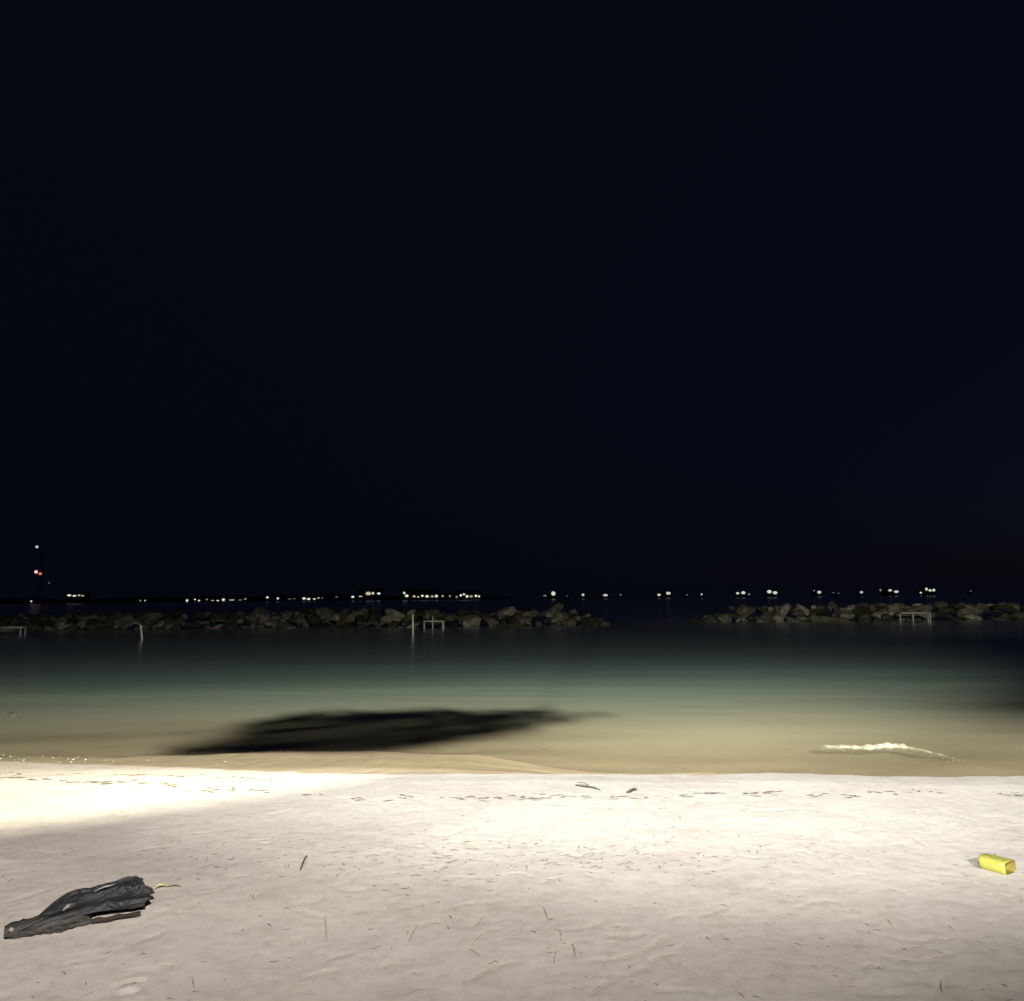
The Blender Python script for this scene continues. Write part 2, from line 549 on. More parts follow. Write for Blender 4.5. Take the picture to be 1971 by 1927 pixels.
def rock_mesh(seed):
    r = random.Random(seed)
    bm = bmesh.new()
    bmesh.ops.create_icosphere(bm, subdivisions=2, radius=1.0)
    st_ = Vector((r.uniform(0.7, 1.3), r.uniform(0.7, 1.2), r.uniform(0.5, 1.0)))
    planes = []
    for _ in range(12):
        d = Vector((r.gauss(0, 1), r.gauss(0, 1), r.gauss(0, 1))).normalized()
        planes.append((d, r.uniform(0.45, 0.85)))
    for v in bm.verts:
        c = v.co.copy()
        for d, k in planes:
            s = c.dot(d)
            if s > k:
                c -= d * (s - k) * 0.93
        c *= 1 + r.uniform(-0.05, 0.05)
        v.co = Vector((c.x * st_.x, c.y * st_.y, c.z * st_.z))
    return from_bm('boulder', bm)


rocks = [rock_mesh(s) for s in range(14)]
for rk in rocks:
    rk.materials.append(ROCK)


def breakwater(label, x0, x1, y0, height, taper_left, taper_right, seed):
    r = random.Random(seed)
    root = thing('breakwater', ((x0 + x1) / 2, y0, SEA), label, 'breakwater', 'rock breakwaters off the beach')
    cnt = 0
    x = x0
    rows = [(-0.25, -0.1), (0.25, 0.3), (0.65, 0.75), (1.0, 1.3), (1.1, 2.3)]
    for ri, (zc, yo) in enumerate(rows):
        x = x0 + r.uniform(0, 0.5)
        while x < x1:
            tp = 1.0
            if taper_left:
                tp = min(tp, (x - x0) / taper_left)
            if taper_right:
                tp = min(tp, (x1 - x) / taper_right)
            size = r.choice((0.35, 0.42, 0.5, 0.6, 0.7, 0.95)) * r.uniform(0.85, 1.15)
            if zc * height / 1.4 < tp * height + 0.05 and not (ri == 4 and tp < 0.4):
                o = bpy.data.objects.new('boulder', r.choice(rocks))
                C.objects.link(o)
                o.parent = root
                o.location = (x - root.location.x, yo + r.uniform(-0.3, 0.3), zc * height / 1.4 * min(1, tp + 0.15) + r.uniform(-0.18, 0.15))
                o.scale = (size * r.uniform(0.85, 1.35), size * r.uniform(0.8, 1.2), size * r.uniform(0.55, 0.9))
                o.rotation_euler = (r.uniform(-0.5, 0.5), r.uniform(-0.5, 0.5), r.uniform(0, 6.28))
                cnt += 1
            x += size * r.uniform(1.15, 1.9)
    return cnt


pl = at_y(-60, 1200, 65)
pr = at_y(1172, 1200, 65)
n_a = breakwater('long low rock breakwater on the left, ending at the gap', pl.x, pr.x, 65, 1.32, 0, 3.0, 5)
pl = at_y(1318, 1200, 70)
pr = at_y(2040, 1200, 70)
n_b = breakwater('rock breakwater on the right, starting past the gap', pl.x, pr.x, 70, 1.40, 6.0, 0, 6)
print('boulders', n_a, n_b)

# ------------------------------------------------------------------ poles and pipe frames in the water
PIPE = simple_mat('pale_pipe', (0.42, 0.43, 0.40), (0.62, 0.63, 0.60), 3.0, 0.6, 0.1)


def px_pole(name, label, u_top, v_top, u_bot, v_bot, rad, group=None):
    foot = at(u_bot, v_bot, SEA)
    top = at_y(u_top, v_top, foot.y)
    foot2 = foot + (foot - top).normalized() * 1.2
    root = thing(name, foot, label, 'pole', group)
    vs, fs = tube([foot2 - foot, Vector((0, 0, 0)), (top - foot) * 0.5, top - foot], [rad] * 4, 8)
    link_mesh('pole_shaft', mesh('pole_shaft', vs, fs, True), PIPE, root)
    d = (top - foot).normalized()
    vs, fs = tube([top - foot, top - foot + d * 0.03, top - foot + d * 0.05], [rad * 1.25, rad * 1.25, rad * 0.5], 8)
    link_mesh('pole_cap', mesh('pole_cap', vs, fs, True), PIPE, root)
    return root


px_pole('marker_pole', 'thin leaning pale pole in the water at the left', 271, 1205, 273.5, 1231, 0.055)
px_pole('marker_pole', 'thin upright pale pole in the water beside the middle pipe frame', 794.6, 1184, 795, 1222, 0.06)


def pipe_frame(label, u_l, u_r, v_top, v_water, posts, rad=0.055, tall=None):
    uc = (u_l + u_r) / 2
    foot = at(uc, v_water, SEA)
    root = thing('pipe_frame', foot, label, 'pipe frame', 'pale pipe frames standing in the water')
    y = foot.y

    def loc(u, v):
        p = at_y(u, v, y) - foot
        return Vector((p.x, 0, p.z))
    a, c = loc(u_l, v_top), loc(u_r, v_top)
    vs, fs = tube([a, (a + c) / 2 + Vector((0, 0, -0.01)), c], [rad] * 3, 8)
    link_mesh('top_rail', mesh('top_rail', vs, fs, True), PIPE, root)
    for u in posts:
        p = loc(u, v_top)
        if tall and abs(u - tall[0]) < 0.1:
            p = loc(u, tall[1])
        vs, fs = tube([Vector((p.x, 0, -1.2)), Vector((p.x, 0, 0)), p], [rad * 0.9] * 3, 8)
        link_mesh('post', mesh('post', vs, fs, True), PIPE, root)
    vs, fs = tube([a + Vector((0, 0.5, 0)), c + Vector((0, 0.5, 0))], [rad] * 2, 8)
    link_mesh('rear_rail', mesh('rear_rail', vs, fs, True), PIPE, root)
    for q in (a, c):
        vs, fs = tube([q, q + Vector((0, 0.5, 0))], [rad * 0.9] * 2, 8)
        link_mesh('side_rail', mesh('side_rail', vs, fs, True), PIPE, root)
    for q in (a, c):
        vs, fs = tube([Vector((q.x, 0.5, -1.2)), Vector((q.x, 0.5, q.z))], [rad * 0.9] * 2, 8)
        link_mesh('post', mesh('post', vs, fs, True), PIPE, root)
    return root


pipe_frame('pale pipe frame in the water, cut by the left picture edge', -12, 41, 1208, 1222, (-12, 40))
pipe_frame('small pale pipe frame with a taller middle post, left of the gap', 815.5, 853, 1196, 1211, (816.5, 833, 852), tall=(833, 1185))
pipe_frame('pale pipe frame in front of the right breakwater', 1738, 1792, 1180, 1198, (1757, 1790))

# ------------------------------------------------------------------ far shore, buildings, boats and the mast
DARK = simple_mat('unlit_wall', (0.05, 0.05, 0.05), (0.09, 0.09, 0.085), 0.5, 0.9, 0.1)
LAND = simple_mat('dark_land', (0.02, 0.025, 0.018), (0.04, 0.045, 0.03), 0.05, 1.0, 0.1)
G_WHITE = glow_mat('lit_window_white', (1.0, 0.98, 0.84), 0.6)
G_GREEN = glow_mat('lit_window_greenish', (0.88, 1.0, 0.80), 0.7)
G_COOL = glow_mat('lamp_cool', (0.88, 0.92, 1.0), 0.65)
G_DIM = glow_mat('lamp_dim', (0.8, 0.85, 1.0), 0.13)
G_RED = glow_mat('red_lamp', (1.0, 0.22, 0.16), 0.75)
G_PINK = glow_mat('pink_lamp', (1.0, 0.62, 0.55), 1.1)
G_LOW = glow_mat('lamp_low', (1.0, 0.96, 0.84), 0.22)
G_AMBER = glow_mat('lamp_amber', (1.0, 0.80, 0.50), 0.42)
rl_mix = random.Random(4)


def some_lamp(m_):
    return m_ if m_ is G_DIM else rl_mix.choice((m_, m_, m_, G_LOW, G_LOW, G_AMBER))


FAR = 900.0
PX = FAR / FPX                       # metres in one photograph pixel out there

# low dark land under the town lights
pts = []
us = np.linspace(-500, 985, 90)
for u in us:
    p = at_y(u, 1150, FAR + 6)
    pts.append(p.x)
verts, faces = [], []
for i, x in enumerate(pts):
    hgt = (3.0 + 1.6 * math.sin(i * 0.35) + random.uniform(-0.5, 0.6)) * min(1, (len(pts) - 1 - i) / 6 + 0.05)
    for yy, zz in ((0, 0), (6, 0.5), (40, hgt + 0.5), (160, hgt + 2.5), (400, 0)):
        verts.append((x, FAR + 6 + yy, SEA - 0.2 + zz))
for i in range(len(pts) - 1):
    for k in range(4):
        a = i * 5 + k
        faces.append((a, a + 5, a + 6, a + 1))
tag(link_mesh('far_shore', mesh('far_shore', verts, faces, True), LAND), 'low dark far shore under the row of lights', kind='structure')


def building(label, lamps, mat_, u_pad=3, hgt=None, group='lit waterfront buildings on the far shore'):
    """lamps: list of (u, v, width px, height px)"""
    ul = min(a[0] - a[2] / 2 for a in lamps) - u_pad
    ur = max(a[0] + a[2] / 2 for a in lamps) + u_pad
    A = at_y(ul, 1150, FAR)
    B = at_y(ur, 1150, FAR)
    zt = max(at_y(a[0], a[1] - a[3] / 2, FAR).z for a in lamps) + 1.2
    cx = (A.x + B.x) / 2
    root = thing('waterfront_building', (cx, FAR, SEA), label, 'building', group)
    H = zt - SEA
    bm = bmesh.new()
    bm_box(bm, 0, 5.0, H / 2 - 0.2, B.x - A.x, 9.0, H + 0.4)
    link_mesh('wall', from_bm('wall', bm), DARK, root)
    bm = bmesh.new()
    w = B.x - A.x + 1.0
    z0 = H
    vs = [bm.verts.new(c) for c in ((-w / 2, 0, z0), (w / 2, 0, z0), (w / 2, 10, z0), (-w / 2, 10, z0), (-w / 2 + 1, 5, z0 + 1.5), (w / 2 - 1, 5, z0 + 1.5))]
    for f in ((0, 1, 5, 4), (1, 2, 5), (2, 3, 4, 5), (3, 0, 4), (3, 2, 1, 0)):
        bm.faces.new([vs[i] for i in f])
    link_mesh('roof', from_bm('roof', bm), DARK, root)
    for (u, v, wd, ht) in lamps:
        p = at_y(u, v, FAR)
        bm = bmesh.new()
        bm_box(bm, p.x - cx, 0.42, p.z - SEA, wd * PX * 0.8, 0.1, ht * PX * 0.75, min(wd, ht) * PX * 0.22)
        link_mesh('lit_window', from_bm('lit_window', bm), some_lamp(mat_), root)
    return root


def boat(label, lamps, mat_, scale=1.0, group='lit boats moored off the breakwater'):
    us_ = [a[0] for a in lamps]
    uc = sum(us_) / len(us_)
    c = at_y(uc, 1150, FAR)
    span = max(a[0] + a[2] / 2 for a in lamps) - min(a[0] - a[2] / 2 for a in lamps)
    L = max(6.0, span * PX + 3.0)
    root = thing('moored_boat', (c.x, FAR, SEA), label, 'boat', group)
    bm = bmesh.new()
    secs = []
    for t, w, zb in ((-0.5, 0.9, -0.3), (-0.2, 1.3, -0.5), (0.2, 1.3, -0.5), (0.42, 0.7, -0.3), (0.5, 0.06, 0.2)):
        x = t * L
        sh = 1.0 + 0.5 * max(0, t) ** 2 * 4
        secs.append([bm.verts.new(q) for q in ((x, -w, sh), (x, -w * 0.7, zb), (x, w * 0.7, zb), (x, w, sh))])
    for s0, s1 in zip(secs[:-1], secs[1:]):
        for k in range(4):
            bm.faces.new((s0[k], s0[(k + 1) % 4], s1[(k + 1) % 4], s1[k]))
    bm.faces.new(secs[0][::-1]); bm.faces.new(secs[-1])
    link_mesh('hull', from_bm('hull', bm), DARK, root)
    zt = max(at_y(a[0], a[1], FAR).z for a in lamps) - SEA
    bm = bmesh.new()
    bm_box(bm, -0.05 * L, 0.2, (1.0 + zt) / 2 + 0.1, L * 0.62, 1.7, max(0.6, zt - 0.8), 0.1)
    link_mesh('cabin', from_bm('cabin', bm), DARK, root)
    bm = bmesh.new()
    bm_box(bm, 0, 0.2, zt + 0.45, 0.12, 0.12, 1.6)
    link_mesh('mast', from_bm('mast', bm), DARK, root)
    for (u, v, wd, ht) in lamps:
        p = at_y(u, v, FAR)
        bm = bmesh.new()
        bmesh.ops.create_uvsphere(bm, u_segments=12, v_segments=8, radius=0.42)
        for w_ in bm.verts:
            w_.co = Vector((w_.co.x * wd * PX * 0.85 + p.x - c.x, w_.co.y * 0.5 - 1.6, w_.co.z * ht * PX * 0.8 + p.z - SEA))
        link_mesh('deck_light', from_bm('deck_light', bm), mat_ if wd * ht > 50 else some_lamp(mat_), root)
    return root


building('far building with one small dim window right under the red mast lamp', [(60, 1157.5, 4, 4)], G_COOL)
building('far building with a short bright window row right of the mast', [(133, 1146, 9, 4.5), (143, 1147, 8, 4), (152, 1146, 6, 4), (159, 1147, 7, 4)], G_WHITE)
building('far building with two dim windows, first of the long shore row', [(270, 1156, 3.5, 4), (279, 1156, 3, 3)], G_COOL)
building('far building with one bright window and a dim pair beside it', [(360, 1156, 5, 6), (375, 1154, 4, 3.5), (383, 1156, 5, 3.5)], G_COOL)
building('long far building with a thin broken window row left of the gap in the town', [(398, 1154, 4, 4), (409, 1156, 8, 2.5), (419, 1156, 6, 2.5), (430, 1154.5, 7, 6), (446, 1155, 12, 1.5), (462, 1155, 8, 1.5), (472, 1153, 6, 3)], G_WHITE)
building('far building with two separate dots of light', [(514.7, 1150, 6, 5), (534.7, 1152, 5, 5)], G_COOL)
building('low far building with a faint short strip of light', [(557, 1153, 8, 2), (566, 1152.5, 6, 2)], G_DIM)
building('far building with a bright low strip of windows in mid shore', [(585, 1152, 8, 5), (594, 1153, 8, 4.5), (605, 1153, 7, 2.5), (613, 1151, 4, 2.5)], G_WHITE)
building('far building with two faint dots of light', [(620, 1151, 4, 3.5), (648, 1149, 6, 3)], G_DIM)
building('far building with a single round white light', [(679, 1149, 7, 5)], G_COOL)
building('tall far building with a glaring pale blue light and one lamp below', [(709, 1142.5, 13, 8), (718, 1142, 5, 6), (729, 1142.5, 8, 5), (712, 1158.5, 6, 5), (694, 1148, 8, 2)], G_COOL)
building('long far pier hall with a bright greenish window row, left half', [(778, 1141.5, 5, 6), (783, 1147, 8, 6), (797, 1148, 7, 5), (805, 1149, 5, 4), (813, 1147, 6, 5), (822, 1148, 8, 5.5), (832, 1148, 8, 5.5), (840, 1147.5, 7, 6)], G_GREEN, u_pad=1.5)
building('far hut with two evenly spaced greenish lights', [(852, 1147.5, 5, 4.5), (866, 1147.5, 5, 5)], G_WHITE, u_pad=1.5)
building('long far pier hall with a bright greenish window row, right end', [(879, 1149, 5, 5), (887, 1146, 6, 5), (893, 1144, 5, 5), (899, 1148, 7, 6), (907, 1148, 8, 6), (916, 1147, 6, 6), (922, 1148, 5, 5)], G_GREEN, u_pad=1.5)

boat('moored boat with the largest round light, beside a small dim one', [(1065, 1142.5, 11, 12), (1048.6, 1146.7, 8, 4)], G_GREEN)
boat('far boat with one faint lamp, first after the largest light', [(1091, 1147, 4, 3)], G_DIM)
boat('moored boat with a single round lamp left of the gap', [(1122, 1145, 7, 7)], G_WHITE)
boat('moored boat with a flat wide lamp above the breakwater tip', [(1165, 1145.7, 13, 6)], G_WHITE)
boat('small far boat with a dim lamp over the gap', [(1194, 1145, 6, 5)], G_DIM)
boat('moored boat with two round lamps over the gap', [(1268, 1145, 9, 6), (1286, 1142, 12, 8)], G_WHITE)
boat('small far boat with a dim bluish lamp over the gap', [(1321.6, 1145, 5, 4)], G_DIM)
boat('small far boat with a narrow lamp near the right breakwater tip', [(1350, 1144, 4, 6)], G_COOL)
boat('moored boat with a bright flat light and a small lamp at its right end', [(1419, 1142, 8, 6), (1430, 1141, 11, 8), (1441, 1144, 5, 6)], G_GREEN)
boat('moored boat with the widest greenish light over the right breakwater', [(1480, 1139, 12, 9), (1491, 1141, 12, 8)], G_GREEN)
boat('moored boat with one oval lamp and a faint strip beside it', [(1576, 1140, 10, 8), (1566, 1137, 3, 3)], G_WHITE)
boat('far boat with only a faint dim strip of light', [(1603, 1141, 8, 2), (1613, 1142, 8, 2)], G_DIM)
boat('small far boat with one soft round lamp over the right breakwater', [(1657, 1140, 8, 6)], G_COOL)
boat('moored boat with a small lamp and a long slanting light', [(1693.6, 1136, 6, 6), (1712, 1136.5, 10, 6), (1724, 1139, 12, 7)], G_WHITE)
boat('moored boat with the rightmost bright double light', [(1771, 1141, 6, 5), (1782, 1134, 7, 8), (1789, 1136.5, 9, 6), (1796, 1136, 7, 8)], G_GREEN)
boat('far boat with the last faint lamp at the right', [(1867, 1138, 5, 4)], G_DIM)

# lattice mast with warning lamps
foot = at_y(75, 1158, FAR + 2)
root = thing('radio_mast', (foot.x, FAR + 2, SEA), 'tall thin far mast with a white lamp above red lamps', 'mast')
ztop = at_y(73.7, 1055, FAR + 2).z - SEA
bm = bmesh.new()
for sx, sy in ((-1, -1), (1, -1), (1, 1), (-1, 1)):
    vs, fs = tube([Vector((sx * 2.2, sy * 2.2, 0)), Vector((sx * 0.4, sy * 0.4, ztop - 1))], [0.16, 0.1], 6)
    bv = [bm.verts.new(v) for v in vs]
    for f in fs:
        bm.faces.new([bv[i] for i in f])
link_mesh('mast_legs', from_bm('mast_legs', bm), DARK, root)
bm = bmesh.new()
k = 0
z = 1.0
while z < ztop - 4:
    z2 = z + 3.0
    w1 = 2.2 - 1.8 * z / (ztop - 1)
    w2 = 2.2 - 1.8 * z2 / (ztop - 1)
    for yy in (-1, 1):
        for s in (-1, 1):
            vs, fs = tube([Vector((s * w1, yy * w1, z)), Vector((-s * w2, yy * w2, z2))], [0.07, 0.07], 4)
            bv = [bm.verts.new(v) for v in vs]
            for f in fs:
                bm.faces.new([bv[i] for i in f])
    z = z2
link_mesh('cross_bracing', from_bm('cross_bracing', bm), DARK, root)
for u, v, w, h, mm, nm_ in ((73.7, 1053, 5, 5, G_COOL, 'white_lamp'), (72, 1101, 6, 6, G_PINK, 'red_lamp'), (80, 1104.5, 6, 5, G_RED, 'red_lamp'), (97, 1122, 3, 3, G_DIM, 'blue_lamp')):
    p = at_y(u, v, FAR + 2)
    bm = bmesh.new()
    bmesh.ops.create_uvsphere(bm, u_segments=10, v_segments=6, radius=1.0)
    for q in bm.verts:
        q.co = Vector((q.co.x * w * PX / 2 + p.x - foot.x, q.co.y * w * PX / 2 - 2.6, q.co.z * h * PX / 2 + p.z - SEA))
    link_mesh(nm_, from_bm(nm_, bm, True), mm, root)
    bm = bmesh.new()
    xx = p.x - foot.x
    bm_box(bm, xx / 2, -1.2, p.z - SEA - h * PX / 2, abs(xx) + 0.6, 2.4, 0.2)
    link_mesh('lamp_bracket', from_bm('lamp_bracket', bm), DARK, root)

# ------------------------------------------------------------------ added light blockers, lamp pole and palm behind the viewer
WOOD = simple_mat('blocker_wood', (0.12, 0.08, 0.05), (0.2, 0.14, 0.09), 3.0, 0.8, 0.2)
METAL = simple_mat('painted_metal', (0.25, 0.26, 0.27), (0.32, 0.33, 0.33), 3.0, 0.5, 0.05)
# added unseen roof, edge shaped to cut off the tall floodlight along the sand
def roof_pt(u, v, z):
    return LAMP_A + (at(u, v, z) - LAMP_A) * 0.20


edge = [roof_pt(-420, 1668, 0), roof_pt(-60, 1608, 0), roof_pt(400, 1546, 0), roof_pt(760, 1488, -0.03), roof_pt(1200, 1486, -0.03), roof_pt(2300, 1487, -0.03)]
back = [edge[-1] + Vector((1.5, -5.5, 0)), edge[0] + Vector((1.0, -4.0, 0))]
root = thing('light_blocker', (4.0, -3.0, 0), 'added unseen roof and board cutting the floodlight beams behind the viewer', 'light blocker')
rl = root.location
q = edge + back
bm = bmesh.new()
lo = [bm.verts.new(p - rl + Vector((0, 0, -0.12))) for p in q]
hi = [bm.verts.new(p - rl) for p in q]
bm.faces.new(lo[::-1]); bm.faces.new(hi)
for i in range(len(q)):
    j = (i + 1) % len(q)
    bm.faces.new((lo[i], lo[j], hi[j], hi[i]))
link_mesh('roof', from_bm('roof', bm), WOOD, root)
for p in (edge[-1] + Vector((0.2, -0.6, 0)), back[0] + Vector((-0.6, 0.6, 0)), back[1] + Vector((0.5, 0.5, 0))):
    bm = bmesh.new()
    bm_box(bm, p.x - rl.x, p.y - rl.y, (p.z - 0.12) / 2, 0.16, 0.16, p.z - 0.12)
    link_mesh('post', from_bm('post', bm), WOOD, root)
bm = bmesh.new()
bm_box(bm, 1.5 - rl.x, -1.2 - rl.y, 4.16, 15.0, 0.08, 1.2)
link_mesh('beam_cut_board', from_bm('beam_cut_board', bm), WOOD, root)  # added visor board, keeps the two lower floodlights off the water
for x in (-5.9, 8.9):
    bm = bmesh.new()
    bm_box(bm, x - rl.x, -1.35 - rl.y, 2.35, 0.16, 0.16, 4.7)
    link_mesh('post', from_bm('post', bm), WOOD, root)

root = thing('floodlight_pole', (LAMP_A.x + 0.5, LAMP_A.y - 0.35, 0), 'tall steel floodlight pole behind the viewer', 'lamp post')
vs, fs = tube([Vector((0, 0, 0)), Vector((0, 0, 8.4))], [0.09, 0.06], 12)
link_mesh('pole_shaft', mesh('pole_shaft', vs, fs, True), METAL, root)
bm = bmesh.new()
bm_box(bm, -0.2, 0.13, 8.02, 0.5, 0.16, 0.4, 0.03)
link_mesh('lamp_housing', from_bm('lamp_housing', bm), METAL, root)

# coconut palm next to the floodlight; one hanging frond crosses its beam
LEAF = simple_mat('palm_leaf', (0.05, 0.08, 0.02), (0.09, 0.12, 0.035), 6, 0.6, 0.1)
BARK = simple_mat('palm_bark', (0.16, 0.13, 0.1), (0.25, 0.21, 0.17), 6, 0.9, 0.6, (1, 1, 4))
root = thing('coconut_palm', (11.0, -6.5, 0), 'coconut palm beside the floodlight pole behind the viewer', 'palm tree')
rl = root.location
path = [Vector((0.5 * math.sin(t * 1.5) - 0.3 * t, 0.35 * t, 10.2 * t)) for t in np.linspace(0, 1, 12)]
vs, fs = tube(path, list(np.linspace(0.22, 0.12, 12)), 12)
link_mesh('trunk', mesh('trunk', vs, fs, True), BARK, root)
crown = path[-1]


def frond(cr, az, length, droop, r):
    bm = bmesh.new()
    pts = []
    for t in np.linspace(0, 1, 14):
        rad = length * t * (1 - 0.25 * t)
        pts.append(cr + Vector((math.cos(az) * rad, math.sin(az) * rad, 1.2 * math.sin(t * 2.0) - droop * t * t)))
    vs, fs = tube(pts, list(np.linspace(0.035, 0.006, 14)), 5)
    bv = [bm.verts.new(v) for v in vs]
    for f in fs:
        bm.faces.new([bv[i] for i in f])
    side = Vector((-math.sin(az), math.cos(az), 0))
    for i in range(1, 13):
        for s in (-1, 1):
            for h in (0.0, 0.5):
                b0 = pts[i].lerp(pts[i + 1], h)
                ll = 0.75 * math.sin(math.pi * min(1, (i + h) / 13.5) * 0.85 + 0.3)
                d = (pts[i + 1] - pts[i]).normalized()
                tip = b0 + side * s * ll * 0.8 + d * ll * 0.45 + Vector((0, 0, -0.35 * ll))
                w = d * 0.03
                bm.faces.new([bm.verts.new(v) for v in (b0 - w, b0 + w, b0.lerp(tip, 0.6) + w, tip, b0.lerp(tip, 0.6) - w)])
    return from_bm('frond', bm)


for i in range(11):
    az = math.radians(-170 + i * 29 + random.uniform(-6, 6))
    if 0.8 < az % (2 * math.pi) < 3.2:      # the hanging frond takes this side
        continue
    link_mesh('frond', frond(crown, az, random.uniform(2.6, 3.4), random.uniform(1.4, 2.8), random), LEAF, root)

# hanging frond: leaflets whose shade lies on the water along the shore
DARKSHAPE = [(262, 1459), (436, 1454), (565, 1455), (709, 1453), (770, 1445), (847, 1432), (924, 1417), (1000, 1401), (1060, 1397), (1110, 1402),
             (1150, 1386), (1120, 1367), (1048, 1360), (1000, 1361), (888, 1358), (770, 1366), (683, 1372), (616, 1366), (585, 1376), (488, 1387), (436, 1415), (405, 1428)]


def inside(px, py):
    c = False
    n_ = len(DARKSHAPE)
    for i in range(n_):
        x1_, y1_ = DARKSHAPE[i]
        x2_, y2_ = DARKSHAPE[(i + 1) % n_]
        if (y1_ > py) != (y2_ > py) and px < (x2_ - x1_) * (py - y1_) / (y2_ - y1_) + x1_:
            c = not c
    return c


leaf_rows = []
rp = random.Random(21)
SL = 0.10
for c0 in np.arange(1350, 1490, 4.0):
    run = [u for u in range(230, 1230, 8) if inside(u, c0 - SL * (u - 700))]
    if len(run) < 4:
        continue
    leaf_rows.append((run[0] + rp.uniform(-75, 25), run[-1] + rp.uniform(-130, 60), c0, 2.42))
leaf_rows += [(325, 470, 1382, 1.6), (300, 450, 1398, 1.8), (340, 470, 1402, 2.2), (260, 480, 1416, 1.8)]
hang = None
ends = []
for i, (ua, ub, c0, wd) in enumerate(leaf_rows):
    s = 0.17 + rp.uniform(-0.008, 0.008)
    top_, bot_ = [], []
    K = 11
    for k in range(K):
        t = k / (K - 1)
        u = ua + (ub - ua) * t
        v = c0 - SL * (u - 700) + 1.5 * math.sin(t * 5 + i)
        hw = wd * max(0.0, min(1.0, min(t * 9 + 0.03, (1 - t) * 6 + 0.1)))
        for lst, dv in ((top_, -hw), (bot_, hw)):
            p = at(u, v + dv, SEA)
            lst.append(LAMP_A + (p - LAMP_A) * s - rl)
    verts = top_ + bot_
    faces = [(k, k + 1, K + k + 1, K + k) for k in range(K - 1)]
    link_mesh('leaflet', mesh('leaflet', verts, faces, False), LEAF, root)
    ends.append((top_[-1] + bot_[-1]) / 2)
# its stem arches from the crown over the lamp and down along the leaflet ends
ends = ends[:-4]
ec = ends[len(ends) // 2]
stem = []
bend = ec + Vector((2.4, 1.2, 0.5))
for t in np.linspace(0, 1, 14):
    p = crown * (1 - t) ** 2 + (bend + Vector((0.6, 0.4, 1.6))) * (2 * t * (1 - t)) + ec * t ** 2
    stem.append(p)
vs, fs = tube(stem, list(np.linspace(0.003, 0.002, 14)), 6)
link_mesh('frond_stem', mesh('frond_stem', vs, fs, True), LEAF, root)
order = sorted(ends, key=lambda p: p.z)
vs, fs = tube(order, [0.008] * len(order), 5)
link_mesh('frond_stem', mesh('frond_stem', vs, fs, True), LEAF, root)

# ------------------------------------------------------------------ dark weathered palm base (driftwood) on the left
DWROT = 0.85
DW = simple_mat('weathered_dark_wood', (0.003, 0.003, 0.004), (0.040, 0.040, 0.043), 26, 0.6, 1.0, (4.0, 0.5, 0.5), 0.45, DWROT)
DWP = simple_mat('worn_grey_wood', (0.006, 0.006, 0.005), (0.085, 0.080, 0.073), 24, 0.85, 1.0, (3.5, 0.5, 0.5), 0.2, DWROT)
BROWN = simple_mat('brown_bark', (0.010, 0.008, 0.006), (0.036, 0.028, 0.023), 9, 0.85, 0.8, (2.5, 0.4, 0.4), 0.2, DWROT)
PALE = simple_mat('pale_cut_wood', (0.10, 0.10, 0.09), (0.34, 0.34, 0.30), 30, 0.8, 0.5)
P0 = at(6, 1812, 0)
P1 = at(258, 1764, 0)
root = thing('driftwood', ((P0 + P1) / 2), 'dark weathered driftwood palm base with a flared split end', 'driftwood')
rl = root.location
ax = (P1 - P0); LEN = ax.length; ax.normalize()
nn = Vector((-ax.y, ax.x, 0))              # away from the viewer
ND = Noise(77)


def nz1(a, b_):
    return float(ND(np.array([a]), np.array([b_]))[0])


def W_(t, off, z):
    p = P0 + ax * (t * LEN) + nn * off
    return p - rl + Vector((0, 0, z))


# stem: tapered log, blunt cut left end
secs = []
ST = np.linspace(0, 0.66, 26)
SIDES = 18
for t in ST:
    tt = t / 0.66
    hw = np.interp(tt, [0, 0.06, 0.3, 0.7, 0.9, 1.0], [0.030, 0.042, 0.05, 0.07, 0.06, 0.03])
    hh = np.interp(tt, [0, 0.06, 0.3, 0.7, 0.9, 1.0], [0.044, 0.052, 0.058, 0.058, 0.046, 0.02])
    ring = []
    for k in range(SIDES):
        a = 2 * math.pi * k / SIDES
        rr_ = 1 + 0.22 * nz1(k * 0.9 + 3, t * 5) + 0.16 * nz1(k * 2.1, t * 30 + 7) + 0.10 * math.sin(k * 2.4 + t * 3)
        ring.append(W_(t, 0.045 + math.cos(a) * hw * rr_, max(-0.01, hh * 0.42 + math.sin(a) * hh * 0.62 * rr_)))
    secs.append(ring)
verts = [p for r_ in secs for p in r_]
faces = []
for i in range(len(secs) - 1):
    for k in range(SIDES):
        k2 = (k + 1) % SIDES
        faces.append((i * SIDES + k, i * SIDES + k2, (i + 1) * SIDES + k2, (i + 1) * SIDES + k))
faces.append(tuple(range(SIDES))[::-1]); faces.append(tuple((len(secs) - 1) * SIDES + k for k in range(SIDES)))
st = link_mesh('stem', mesh('stem', verts, faces, True), DWP, root)
bm = bmesh.new()
bmesh.ops.create_icosphere(bm, subdivisions=2, radius=1.0)
for v in bm.verts:
    v.co = W_(0.055, 0.002, 0.045) + Vector((v.co.x * 0.012, v.co.y * 0.008, v.co.z * 0.010)) * (1 + 0.3 * nz1(v.co.x * 3 + 9, v.co.z * 3))
link_mesh('pale_knot', from_bm('pale_knot', bm, True), PALE, st)


